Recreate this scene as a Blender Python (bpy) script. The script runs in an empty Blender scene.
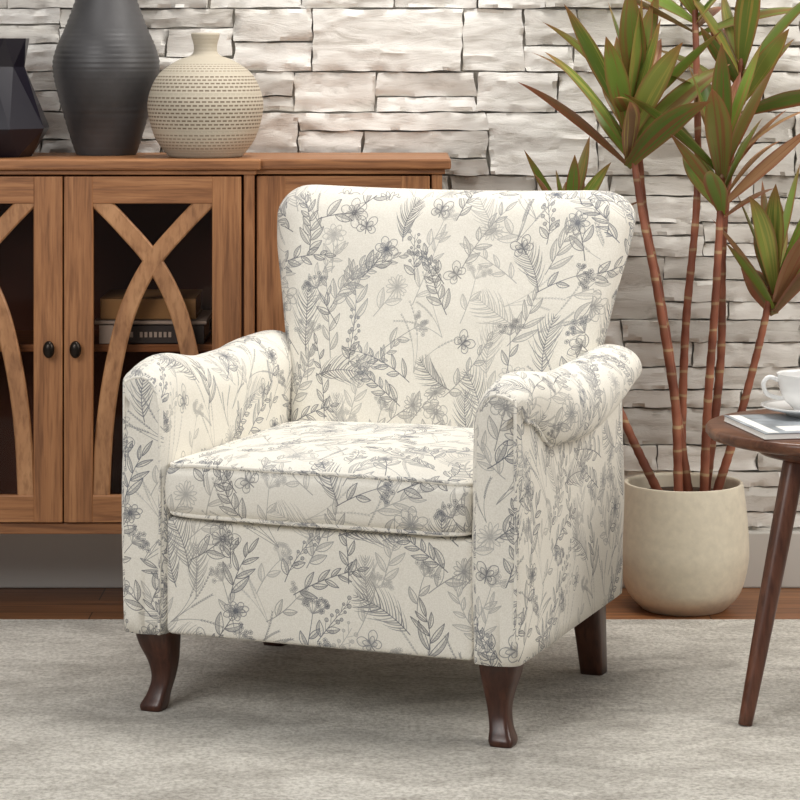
import bpy, bmesh, math, random
import numpy as np
from mathutils import Vector, Matrix, noise

random.seed(11)
scene = bpy.context.scene
COL = scene.collection

# ------------------------------------------------------------------ helpers
def new_mat(name):
    m = bpy.data.materials.new(name); m.use_nodes = True
    nt = m.node_tree
    return m, nt, nt.nodes, nt.links, nt.nodes['Principled BSDF']

def simple_mat(name, col, rough=0.5, metal=0.0, bump=0.0, bscale=60, spec=0.5, var=0.0, vscale=4, coat=0.0):
    m, nt, N, L, b = new_mat(name)
    b.inputs['Base Color'].default_value = (*col, 1)
    b.inputs['Roughness'].default_value = rough
    b.inputs['Metallic'].default_value = metal
    b.inputs['Specular IOR Level'].default_value = spec
    b.inputs['Coat Weight'].default_value = coat
    tc = N.new('ShaderNodeTexCoord')
    if bump:
        n = N.new('ShaderNodeTexNoise'); n.inputs['Scale'].default_value = bscale; n.inputs['Detail'].default_value = 5
        L.new(tc.outputs['Object'], n.inputs['Vector'])
        bp = N.new('ShaderNodeBump'); bp.inputs['Strength'].default_value = bump; bp.inputs['Distance'].default_value = 0.004
        L.new(n.outputs['Fac'], bp.inputs['Height']); L.new(bp.outputs['Normal'], b.inputs['Normal'])
    if var:
        n2 = N.new('ShaderNodeTexNoise'); n2.inputs['Scale'].default_value = vscale; n2.inputs['Detail'].default_value = 6
        L.new(tc.outputs['Object'], n2.inputs['Vector'])
        r = N.new('ShaderNodeValToRGB')
        r.color_ramp.elements[0].position = 0.3; r.color_ramp.elements[1].position = 0.7
        r.color_ramp.elements[0].color = (*[c*(1-var) for c in col], 1)
        r.color_ramp.elements[1].color = (*[min(1, c*(1+var)) for c in col], 1)
        L.new(n2.outputs['Fac'], r.inputs['Fac']); L.new(r.outputs['Color'], b.inputs['Base Color'])
    return m

def wood_mat(name, dark, mid, light, scale=(28, 28, 2.2), rough=0.45, bump=0.15):
    m, nt, N, L, b = new_mat(name)
    tc = N.new('ShaderNodeTexCoord'); mp = N.new('ShaderNodeMapping'); mp.inputs['Scale'].default_value = scale
    L.new(tc.outputs['Object'], mp.inputs['Vector'])
    n = N.new('ShaderNodeTexNoise'); n.inputs['Scale'].default_value = 1.6; n.inputs['Detail'].default_value = 8
    n.inputs['Roughness'].default_value = 0.62; n.inputs['Distortion'].default_value = 0.6
    L.new(mp.outputs['Vector'], n.inputs['Vector'])
    r = N.new('ShaderNodeValToRGB'); e = r.color_ramp.elements
    e[0].position = 0.30; e[0].color = (*dark, 1); e[1].position = 0.72; e[1].color = (*light, 1)
    k = e.new(0.5); k.color = (*mid, 1)
    L.new(n.outputs['Fac'], r.inputs['Fac'])
    n2 = N.new('ShaderNodeTexNoise'); n2.inputs['Scale'].default_value = 6; n2.inputs['Detail'].default_value = 6
    mp2 = N.new('ShaderNodeMapping'); mp2.inputs['Scale'].default_value = tuple(s*1.0 for s in scale)
    L.new(tc.outputs['Object'], mp2.inputs['Vector']); L.new(mp2.outputs['Vector'], n2.inputs['Vector'])
    r2 = N.new('ShaderNodeValToRGB'); r2.color_ramp.elements[0].position = 0.36; r2.color_ramp.elements[1].position = 0.5
    r2.color_ramp.elements[0].color = (0.62, 0.56, 0.5, 1); r2.color_ramp.elements[1].color = (1, 1, 1, 1)
    L.new(n2.outputs['Fac'], r2.inputs['Fac'])
    mx = N.new('ShaderNodeMix'); mx.data_type = 'RGBA'; mx.blend_type = 'MULTIPLY'; mx.inputs['Factor'].default_value = 0.7
    L.new(r.outputs['Color'], mx.inputs['A']); L.new(r2.outputs['Color'], mx.inputs['B'])
    L.new(mx.outputs['Result'], b.inputs['Base Color'])
    b.inputs['Roughness'].default_value = rough
    bp = N.new('ShaderNodeBump'); bp.inputs['Strength'].default_value = bump; bp.inputs['Distance'].default_value = 0.002
    L.new(n2.outputs['Fac'], bp.inputs['Height']); L.new(bp.outputs['Normal'], b.inputs['Normal'])
    return m

def empty(name, loc=(0, 0, 0), rz=0.0):
    o = bpy.data.objects.new(name, None); o.location = loc; o.rotation_euler = (0, 0, rz)
    o.empty_display_size = 0.1
    COL.objects.link(o); return o

def mesh_obj(name, verts, faces, mat, parent=None, smooth=True, uvs=None):
    me = bpy.data.meshes.new(name)
    me.from_pydata([tuple(v) for v in verts], [], faces); me.update()
    if smooth:
        me.polygons.foreach_set('use_smooth', [True]*len(me.polygons))
    if uvs is not None:
        ul = me.uv_layers.new(name='UVMap')
        flat = np.array([c for f in uvs for uv in f for c in uv], dtype=np.float32)
        ul.data.foreach_set('uv', flat)
    me.materials.append(mat)
    o = bpy.data.objects.new(name, me); COL.objects.link(o)
    if parent: o.parent = parent
    return o

def box(name, x0, x1, y0, y1, z0, z1, mat, parent=None, bevel=0.002, seg=2):
    bm = bmesh.new()
    bmesh.ops.create_cube(bm, size=1.0)
    for v in bm.verts:
        v.co = Vector((x0 + (v.co.x+0.5)*(x1-x0), y0 + (v.co.y+0.5)*(y1-y0), z0 + (v.co.z+0.5)*(z1-z0)))
    if bevel:
        bmesh.ops.bevel(bm, geom=bm.edges[:], offset=bevel, segments=seg, affect='EDGES', profile=0.5)
    me = bpy.data.meshes.new(name); bm.to_mesh(me); bm.free()
    me.materials.append(mat)
    o = bpy.data.objects.new(name, me); COL.objects.link(o)
    if parent: o.parent = parent
    return o

def lathe(name, prof, mat, parent=None, segs=64, center=(0, 0, 0), smooth=True, close=True, twist=0.0):
    verts, faces, uvs = [], [], []
    n = len(prof); acc = [0]
    for i in range(1, n):
        acc.append(acc[-1] + math.hypot(prof[i][0]-prof[i-1][0], prof[i][1]-prof[i-1][1]))
    for i, (r, z) in enumerate(prof):
        for s in range(segs):
            a = 2*math.pi*(s + twist*i)/segs
            verts.append((center[0]+r*math.cos(a), center[1]+r*math.sin(a), center[2]+z))
    for i in range(n-1):
        for s in range(segs):
            s2 = (s+1) % segs
            faces.append((i*segs+s, i*segs+s2, (i+1)*segs+s2, (i+1)*segs+s))
            uvs.append(((s/segs, acc[i]), ((s+1)/segs, acc[i]), ((s+1)/segs, acc[i+1]), (s/segs, acc[i+1])))
    if close:
        faces.append(tuple(reversed(range(segs)))); uvs.append([(0, 0)]*segs)
        faces.append(tuple(range((n-1)*segs, n*segs))); uvs.append([(0, 0)]*segs)
    return mesh_obj(name, verts, faces, mat, parent, smooth, uvs)

def spline_pts(pts, n):
    """Catmull-Rom through pts, n samples in total"""
    P = [Vector(p) for p in pts]
    P = [P[0]*2-P[1]] + P + [P[-1]*2-P[-2]]
    out = []; m = len(P)-3
    for i in range(n):
        t = i/(n-1)*m; k = min(int(t), m-1); f = t-k
        a, b, c, d = P[k:k+4]
        out.append(0.5*((2*b) + (c-a)*f + (2*a-5*b+4*c-d)*f*f + (3*b-a-3*c+d)*f**3))
    return out

def tube(name, path, rad, mat, parent=None, segs=10, closed=False, uvs_scale=1.0, raw=False):
    P = [Vector(p) for p in path]; n = len(P)
    R = rad if isinstance(rad, (list, tuple)) else [rad]*n
    verts, faces, uvs = [], [], []
    up = Vector((0.123, 0.31, 0.94)).normalized(); prev = None; acc = 0; accs = []
    for i in range(n):
        if closed: t = (P[(i+1) % n]-P[i-1])
        else: t = P[min(i+1, n-1)]-P[max(i-1, 0)]
        t = t.normalized() if t.length > 1e-9 else Vector((0, 0, 1))
        if prev is None:
            nrm = t.cross(up); 
            if nrm.length < 1e-3: nrm = t.cross(Vector((1, 0, 0)))
            nrm.normalize()
        else:
            nrm = (prev - t*prev.dot(t)).normalized()
        prev = nrm; bn = t.cross(nrm)
        if i: acc += (P[i]-P[i-1]).length
        accs.append(acc)
        for s in range(segs):
            a = 2*math.pi*s/segs
            verts.append(P[i] + (nrm*math.cos(a)+bn*math.sin(a))*R[i])
    rng_ = n if closed else n-1
    for i in range(rng_):
        j = (i+1) % n
        for s in range(segs):
            s2 = (s+1) % segs
            faces.append((i*segs+s, i*segs+s2, j*segs+s2, j*segs+s))
            a0 = accs[i]*uvs_scale; a1 = (accs[j] if j else accs[i]+0.01)*uvs_scale
            c = 0.03*uvs_scale
            uvs.append(((a0, s/segs*c), (a0, (s+1)/segs*c), (a1, (s+1)/segs*c), (a1, s/segs*c)))
    if not closed:
        faces.append(tuple(reversed(range(segs)))); uvs.append([(0, 0)]*segs)
        faces.append(tuple(range((n-1)*segs, n*segs))); uvs.append([(0, 0)]*segs)
    if raw: return verts, faces, uvs
    return mesh_obj(name, verts, faces, mat, parent, True, uvs)

# ------------------------------------------------------------------ fabric print (drawn procedurally)
NT = 2048; TILE = 0.67
SX, SY, SR, SI = [], [], [], []
WK = 1.16
def stroke(pts, r0, r1=None, I=1.0):
    pts = np.asarray(pts, float)
    if r1 is None: r1 = r0
    d = np.hypot(*np.diff(pts, axis=0).T); s = np.concatenate([[0], np.cumsum(d)])
    if s[-1] < 0.5: return
    n = max(2, int(s[-1]/1.1)); q = np.linspace(0, s[-1], n)
    SX.append(np.interp(q, s, pts[:, 0])); SY.append(np.interp(q, s, pts[:, 1]))
    SR.append(np.linspace(r0*WK, r1*WK, n)); SI.append(np.full(n, min(1, I)))
def arc_path(x, y, a, L, bend, n=24):
    t = np.linspace(0, 1, n); ang = a + bend*t
    dx = np.cos(ang)*L/(n-1); dy = np.sin(ang)*L/(n-1)
    return np.stack([x+np.concatenate([[0], np.cumsum(dx[:-1])]), y+np.concatenate([[0], np.cumsum(dy[:-1])])], 1), ang
R = random.Random(8)
def leaf(x, y, a, L, W, bend=0.0, dark=1.0, hatch=True, p0=.85, p1=.9):
    m, ang = arc_path(x, y, a, L, bend, 20)
    t = np.linspace(0, 1, 20); w = W*np.sin(np.pi*t**p0)**p1
    nx, ny = -np.sin(ang), np.cos(ang)
    l = m+np.stack([nx*w, ny*w], 1); r = m-np.stack([nx*w, ny*w], 1)
    stroke(l, 1.9, 1.5, 1.0*dark); stroke(r, 1.9, 1.5, 1.0*dark); stroke(m, 1.7, 1.1, 0.9*dark)
    side = R.choice([-1, 1])
    if hatch:
        nv = max(4, int(L/13))
        for k in range(1, nv):
            i = k/nv*18; i0 = int(i); j = min(19, i0+2)
            for sd in (-1, 1):
                e = m[j]+sd*np.array([nx[j], ny[j]])*w[j]*0.92
                stroke([m[i0], e], 1.3 if sd == side else 1.0, 0.7, (0.75 if sd == side else 0.4)*dark)
        if W > 8:
            for f in np.linspace(0.12, 0.9, max(3, int(W/4))):
                p = m+side*np.stack([nx*w*f, ny*w*f], 1); stroke(p[2:-2], 1.9, 1.9, 0.40*dark)
def petal(x, y, a, L, W, dark=1.0):
    m, ang = arc_path(x, y, a, L, R.uniform(-.25, .25), 20)
    t = np.linspace(0, 1, 20); w = W*np.sin(np.pi*t**1.5)**.62
    nx, ny = -np.sin(ang), np.cos(ang)
    for sd in (-1, 1): stroke(m+sd*np.stack([nx*w, ny*w], 1), 1.7, 1.7, .95*dark)
    for f in np.linspace(-.75, .75, 6):
        p = m+np.stack([nx*w*f, ny*w*f], 1); e = R.randint(9, 14); stroke(p[:e], 1.4, .7, .6*dark)
        if f > .2: stroke(p[13:19], 1.2, .7, .35*dark)
def sprig(x, y, a, L, n=9, ls=60, lw=13, dark=1.0):
    bend = R.uniform(-0.9, 0.9)
    s, ang = arc_path(x, y, a, L, bend, 60); stroke(s, 2.3, 1.3, 1.0*dark)
    for k in range(n):
        i = int((k+1)/(n+0.5)*58); sc = 1.1-0.55*k/n
        sd = 1 if k % 2 else -1
        leaf(s[i][0], s[i][1], ang[i]+sd*R.uniform(0.55, 0.95), ls*sc*R.uniform(.8, 1.2), lw*sc, -sd*R.uniform(0, .7), dark)
    leaf(s[-1][0], s[-1][1], ang[-1], ls*0.7, lw*0.7, 0, dark)
def fern(x, y, a, L, dark=1.0):
    bend = R.uniform(-0.8, 0.8); s, ang = arc_path(x, y, a, L, bend, 80); stroke(s, 2.4, 1.2, dark)
    n = 17
    for k in range(n):
        i = int(6+k/n*72); t = k/n; ll = L*0.44*math.sin(math.pi*(0.22+0.76*t))
        for sd in (-1, 1):
            p, _ = arc_path(s[i][0], s[i][1], ang[i]+sd*R.uniform(.7, .98), ll, -sd*0.55, 12)
            stroke(p, 2.9, 0.8, R.uniform(.6, 1.0)*dark)
def flower(x, y, rad, dark=1.0):
    sq = R.uniform(0.55, 1.0); ro = R.uniform(0, 3); n = R.choice([6, 8, 11, 13])
    wf = {6: .34, 8: .26, 11: .18, 13: .15}[n]
    for ringk, (sc, off) in enumerate(((1.0, 0), (.62, .5))):
        if ringk and n > 8: break
        for k in range(n):
            a = 2*math.pi*(k+off)/n+R.uniform(-.1, .1); L = sc*rad*(0.82+0.18*R.random())*math.hypot(math.cos(a), sq*math.sin(a))
            aa = math.atan2(sq*math.sin(a), math.cos(a))+ro
            petal(x+math.cos(aa)*rad*.1, y+math.sin(aa)*rad*.1, aa, L, rad*wf*sc*.85, dark*.9)
    for k in range(60):
        a = R.uniform(0, 6.28); q = rad*.18*math.sqrt(R.random())
        stroke([(x+q*math.cos(a), y+q*math.sin(a)), (x+q*math.cos(a)+2, y+q*math.sin(a)+1)], 2.1, 2.1, 1.0*dark)
def ring(x, y, r, I=.9, w=1.5):
    t = np.linspace(0, 6.3, 14); stroke(np.stack([x+r*np.cos(t), y+r*np.sin(t)], 1), w, w, I)
def berries(x, y, a, L, dark=1.0):
    s, ang = arc_path(x, y, a, L, R.uniform(-.7, .7), 50); stroke(s, 2.1, 1.3, 1.0*dark)
    for k in range(10):
        i = int(10+k/10*38); sd = 1 if k % 2 else -1
        p, _ = arc_path(s[i][0], s[i][1], ang[i]+sd*R.uniform(.5, .9), R.uniform(30, 70), -sd*.4, 8); stroke(p, 1.5, 1.2, .9*dark)
        rr = R.uniform(7, 12); ring(p[-1][0], p[-1][1], rr, dark)
        for q in np.linspace(.2, .8, 3): ring(p[-1][0]+1, p[-1][1]-1, rr*q, .5*dark, 1.6)
    leaf(s[6][0], s[6][1], ang[6]+.9, 90, 20, -.3, dark); leaf(s[14][0], s[14][1], ang[14]-.9, 80, 18, .3, dark)
def umbel(x, y, a, L, dark=1.0):
    s, ang = arc_path(x, y, a, L, R.uniform(-.5, .5), 40); stroke(s, 2.1, 1.5, 1.0*dark)
    ex, ey = s[-1]
    for k in range(17):
        p, _ = arc_path(ex, ey, ang[-1]+R.uniform(-1.2, 1.2), R.uniform(.18, .38)*L, R.uniform(-.4, .4), 8); stroke(p, 1.3, 1.0, .75*dark)
        for q in range(5):
            aa = q*1.26+k; ring(p[-1][0]+8*math.cos(aa), p[-1][1]+8*math.sin(aa), 5.2, .8*dark, 1.4)
        stroke([p[-1], p[-1]+1.5], 2.6, 2.6, dark)
    leaf(s[12][0], s[12][1], ang[12]+.8, 100, 18, -.4, dark); leaf(s[20][0], s[20][1], ang[20]-.8, 85, 16, .4, dark)
def grass(x, y, a, L, dark=1.0):
    for k in range(R.randint(3, 4)):
        s, ang = arc_path(x, y, a+R.uniform(-.35, .35), L*R.uniform(.7, 1.1), R.uniform(-.9, .9), 60); stroke(s, 1.6, 1.0, .85*dark)
        for i in range(30, 59, 3):
            for sd in (-1, 1):
                p, _ = arc_path(s[i][0], s[i][1], ang[i]+sd*.6, 15, -sd*.5, 5); stroke(p, 2.0, .9, .8*dark)
def bfly(x, y, a, s, dark=1.0):
    for sd in (-1, 1):
        for (b, L, W) in ((.75, 1.0, .30), (1.85, .72, .26)):
            petal(x, y, a+sd*b, s*L, s*W, dark); petal(x, y, a+sd*b, s*L*.6, s*W*.5, dark)
        p, _ = arc_path(x+math.cos(a)*s*.3, y+math.sin(a)*s*.3, a+sd*.3, s*.4, sd*.5, 6); stroke(p, 1.2, 1.2, .9*dark)
    stroke([(x-math.cos(a)*s*.45, y-math.sin(a)*s*.45), (x+math.cos(a)*s*.35, y+math.sin(a)*s*.35)], 2.2, 3.8, dark)
pts = []
for i in range(118):
    best, bd = None, -1
    for c in range(40):
        p = (R.uniform(0, NT), R.uniform(0, NT))
        d = min([math.hypot(min(abs(p[0]-q[0]), NT-abs(p[0]-q[0])), min(abs(p[1]-q[1]), NT-abs(p[1]-q[1]))) for q in pts] or [9999])
        if d > bd: best, bd = p, d
    pts.append(best)
kinds = [0, 4, 2, 6, 1, 11, 5, 3, 7, 1, 9, 8, 6, 0]
for i, (x, y) in enumerate(pts):
    a = math.pi/2+R.uniform(-1.25, 1.25); k = kinds[i % 14]; dk = R.choice([.55, .75, .95, 1.0])
    if k != 8: x -= math.cos(a)*140; y -= math.sin(a)*140
    if k in (0, 5): sprig(x, y, a, R.uniform(320, 460), R.randint(7, 11), R.uniform(85, 130), R.uniform(13, 21), dk)
    elif k == 1: fern(x, y, a, R.uniform(260, 380), dk*.95)
    elif k in (2, 11):
        s, _ = arc_path(x, y, a, 230, R.uniform(-.5, .5)); stroke(s, 2.2, 1.9, dk); flower(s[-1][0], s[-1][1], R.uniform(68, 104), dk)
        leaf(s[6][0], s[6][1], a+.8, 130, 24, -.4, dk); leaf(s[11][0], s[11][1], a-.8, 115, 21, .4, dk)
    elif k == 3: berries(x, y, a, R.uniform(260, 350), dk)
    elif k in (4, 9): umbel(x, y, a, R.uniform(200, 280), dk)
    elif k in (6, 10): grass(x, y, a, R.uniform(300, 440), dk*.9)
    elif k == 7: sprig(x, y, a, R.uniform(240, 340), 6, 150, 17, dk)
    elif k == 8: bfly(x, y, R.uniform(.5, 2.5), 84, max(dk, .85))
X = np.concatenate(SX); Y = np.concatenate(SY); RR = np.concatenate(SR); II = np.concatenate(SI)
img = np.zeros((NT, NT), np.float32)
ix = np.floor(X).astype(int); iy = np.floor(Y).astype(int)
for dx in range(-5, 6):
    for dy in range(-5, 6):
        d = np.hypot(ix+dx+.5-X, iy+dy+.5-Y)
        al = (np.clip(RR+.5-d, 0, 1)*II).astype(np.float32); k = al > 0.01
        if k.any(): np.maximum.at(img, ((iy[k]+dy) % NT, (ix[k]+dx) % NT), al[k])
px = np.ones((NT, NT, 4), np.float32); px[..., :3] = img[..., None]
fimg = bpy.data.images.new('botanical_print', NT, NT, alpha=False, float_buffer=False)
fimg.colorspace_settings.name = 'Non-Color'
fimg.pixels.foreach_set(px.ravel()); fimg.update(); fimg.pack()

def fabric_mat():
    m, nt, N, L, b = new_mat('floral_linen')
    uv = N.new('ShaderNodeUVMap'); uv.uv_map = 'UVMap'
    t = N.new('ShaderNodeTexImage'); t.image = fimg; L.new(uv.outputs['UV'], t.inputs['Vector'])
    tc = N.new('ShaderNodeTexCoord')
    n = N.new('ShaderNodeTexNoise'); n.inputs['Scale'].default_value = 9; L.new(tc.outputs['Object'], n.inputs['Vector'])
    r = N.new('ShaderNodeValToRGB'); r.color_ramp.elements[0].position = .35; r.color_ramp.elements[1].position = .65
    r.color_ramp.elements[0].color = (0.050, 0.070, 0.115, 1); r.color_ramp.elements[1].color = (0.072, 0.076, 0.095, 1)
    L.new(n.outputs['Fac'], r.inputs['Fac'])
    w = N.new('ShaderNodeTexNoise'); w.inputs['Scale'].default_value = 420; w.inputs['Detail'].default_value = 2
    L.new(tc.outputs['Object'], w.inputs['Vector'])
    rb = N.new('ShaderNodeValToRGB'); rb.color_ramp.elements[0].position = .3; rb.color_ramp.elements[1].position = .7
    rb.color_ramp.elements[0].color = (0.75, 0.715, 0.635, 1); rb.color_ramp.elements[1].color = (0.87, 0.84, 0.765, 1)
    L.new(w.outputs['Fac'], rb.inputs['Fac'])
    sc = N.new('ShaderNodeMath'); sc.operation = 'MULTIPLY'; sc.inputs[1].default_value = 0.88; L.new(t.outputs['Color'], sc.inputs[0])
    mx = N.new('ShaderNodeMix'); mx.data_type = 'RGBA'
    L.new(sc.outputs[0], mx.inputs['Factor']); L.new(rb.outputs['Color'], mx.inputs['A']); L.new(r.outputs['Color'], mx.inputs['B'])
    L.new(mx.outputs['Result'], b.inputs['Base Color'])
    b.inputs['Roughness'].default_value = 0.9; b.inputs['Specular IOR Level'].default_value = 0.2
    b.inputs['Sheen Weight'].default_value = 0.1
    bp = N.new('ShaderNodeBump'); bp.inputs['Strength'].default_value = .25; bp.inputs['Distance'].default_value = .001
    n3 = N.new('ShaderNodeTexNoise'); n3.inputs['Scale'].default_value = 6; n3.inputs['Detail'].default_value = 3; L.new(tc.outputs['Object'], n3.inputs['Vector'])
    bp2 = N.new('ShaderNodeBump'); bp2.inputs['Strength'].default_value = .6; bp2.inputs['Distance'].default_value = .018
    L.new(n3.outputs['Fac'], bp2.inputs['Height']); L.new(w.outputs['Fac'], bp.inputs['Height'])
    L.new(bp2.outputs['Normal'], bp.inputs['Normal']); L.new(bp.outputs['Normal'], b.inputs['Normal'])
    return m
FAB = fabric_mat()

# ------------------------------------------------------------------ materials
M_walnut = wood_mat('espresso_wood', (0.030, 0.010, 0.006), (0.060, 0.020, 0.011), (0.105, 0.038, 0.02), rough=0.32, bump=.05)
M_oak_v = wood_mat('oak_vertical', (0.18, 0.070, 0.025), (0.35, 0.150, 0.056), (0.47, 0.225, 0.095), scale=(34, 34, 1.8))
M_oak_h = wood_mat('oak_horizontal', (0.18, 0.070, 0.025), (0.35, 0.150, 0.056), (0.47, 0.225, 0.095), scale=(1.8, 34, 34))
M_oak_x = wood_mat('oak_light_arc', (0.25, 0.112, 0.047), (0.42, 0.205, 0.090), (0.54, 0.285, 0.135), scale=(16, 20, 5))
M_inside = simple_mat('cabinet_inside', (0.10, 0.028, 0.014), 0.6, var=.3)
M_knob = simple_mat('bronze_knob', (0.03, 0.024, 0.02), 0.3, metal=.9, bump=.02)

# ------------------------------------------------------------------ armchair
CH = empty('armchair', (-0.130, 4.4655, 0.008), -math.radians(20.97))
US = 1/TILE

def rbox(name, c, h, r, cuts, warp, mat, parent, uoff=(0, 0)):
    bm = bmesh.new(); bmesh.ops.create_cube(bm, size=2.0)
    bmesh.ops.subdivide_edges(bm, edges=bm.edges[:], cuts=cuts, use_grid_fill=True)
    uvl = bm.loops.layers.uv.new('UVMap')
    H = Vector(h); I_ = Vector([a-r for a in h])
    for v in bm.verts:
        s = Vector([math.sin(max(-1, min(1, q))*math.pi/2)*a for q, a in zip(v.co, H)])
        inn = Vector([max(-b, min(b, q)) for q, b in zip(s, I_)])
        d = s-inn
        if d.length > 1e-9: s = inn+d.normalized()*r
        v.co = s
    bm.normal_update()
    for f in bm.faces:
        n = f.normal; ax = max(range(3), key=lambda i: abs(n[i]))
        for l in f.loops:
            p = l.vert.co
            if ax == 1: q = (p.x, p.z)
            elif ax == 0: q = (p.y+h[0]+h[1] if n.x > 0 else -p.y-h[0]-h[1], p.z)
            else: q = (p.x, h[2]+(p.y+h[1]))
            l[uvl].uv = ((q[0])*US+uoff[0], (q[1])*US+uoff[1])
    for v in bm.verts:
        nx, ny, nz = v.co.x/h[0], v.co.y/h[1], v.co.z/h[2]
        v.co = Vector(c)+(warp(v.co.copy(), nx, ny, nz) if warp else v.co)
    for f in bm.faces: f.smooth = True
    me = bpy.data.meshes.new(name); bm.to_mesh(me); bm.free(); me.materials.append(mat)
    o = bpy.data.objects.new(name, me); COL.objects.link(o); o.parent = parent
    return o

HB = 0.145   # underside of the upholstered body
rbox('seat_base', (0, 0.25, (HB+0.352)/2), (0.289, 0.296, (0.352-HB)/2), 0.012, 24,
     lambda p, x, y, z: p+Vector((0, -0.004*(1-x*x)*(1-z*z) if y < 0 else 0, 0)), FAB, CH, (0.37, .21))
def cwarp(p, x, y, z):
    q = p.copy()
    if z > 0: q.z += 0.020*(1-x*x)*(1-y**4)*z
    q.z += -0.004*z*(max(0, abs(x)-.8)/.2)
    if y < 0: q.y -= 0.012*(1-z*z)+0.006*(1-x*x)
    q.z += 0.003*noise.noise(Vector((p.x*7, p.y*7, 3)))
    return q
CU = (0, 0.222, 0.404); CHh = (0.287, 0.278, 0.050)
rbox('seat_cushion', CU, CHh, 0.024, 44, cwarp, FAB, CH, (.05, .62))
def rrect(hx, hy, r, n=10):
    out = []
    for (cx, cy, a0) in ((hx-r, hy-r, 0), (-hx+r, hy-r, 90), (-hx+r, -hy+r, 180), (hx-r, -hy+r, 270)):
        for k in range(n+1):
            a = math.radians(a0+90*k/n); out.append((cx+r*math.cos(a), cy+r*math.sin(a)))
    res = []
    for i in range(len(out)):
        a = Vector(out[i]); b = Vector(out[(i+1) % len(out)]); m = max(1, int((b-a).length/0.02))
        for k in range(m): res.append(a.lerp(b, k/m))
    return res
for nm, zz in (('cushion_piping_upper', 1), ('cushion_piping_lower', -1)):
    path = []
    for p in rrect(CHh[0]-.006, CHh[1]-.005, .026):
        x, y = p.x/CHh[0], p.y/CHh[1]
        q = cwarp(Vector((p.x, p.y, zz*(CHh[2]-.006))), x, y, zz*.88)
        path.append(Vector(CU)+q)
    tube(nm, path, 0.0042, FAB, CH, 8, closed=True, uvs_scale=US)

# arms: scroll that is upright at the front and rolls outward towards the back
def lerp_tab(tab, v):
    for (a, fa), (b, fb) in zip(tab, tab[1:]):
        if v <= b:
            t = max(0, (v-a)/(b-a)); t = t*t*(3-2*t); return fa+(fb-fa)*t
    return tab[-1][1]
UI, UO = 0.288, 0.372
def arm_profile(v):
    o = lerp_tab([(-.06, .004), (.0, .012), (.18, .042), (.45, .049), (.6, .040)], v)
    s = lerp_tab([(-.06, .575), (-.01, .550), (.13, .492), (.28, .484), (.6, .545)], v)
    top = lerp_tab([(-.06, .612), (.03, .629), (.24, .608), (.6, .620)], v)
    belly = .005
    P = []
    wi = .540
    for k in range(14): P.append((UI-.003*math.sin(math.pi*k/14), HB+(wi-HB)*k/14))
    uo = UO+o; uc = UI+(uo-UI)*.48
    for k in range(11):
        a = math.pi/2*k/10; P.append((uc-(uc-UI)*math.cos(a), wi+(top-wi)*math.sin(a)))
    hz = top-(top-s)*.56
    for k in range(1, 11):
        a = math.pi/2*k/10; P.append((uc+(uo-uc)*math.sin(a), hz+(top-hz)*math.cos(a)))
    for k in range(1, 8):
        a = math.pi/2*k/7; P.append((UO+.001+(uo-UO-.001)*math.cos(a), hz-(hz-s)*math.sin(a)))
    for k in range(1, 15): P.append((UO+belly*math.sin(math.pi*k/14), s+(HB-s)*k/14))
    return P, 14+11+10+7-1
def shrink(P, d, kt=1.0):
    uc = (UI+UO)/2+.002; out = []
    for u, w in P:
        k = max(0, (w-.50)/.12)
        out.append((uc+(u-uc)*(1-d/.047), w-d*k*kt))
    return out
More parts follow.
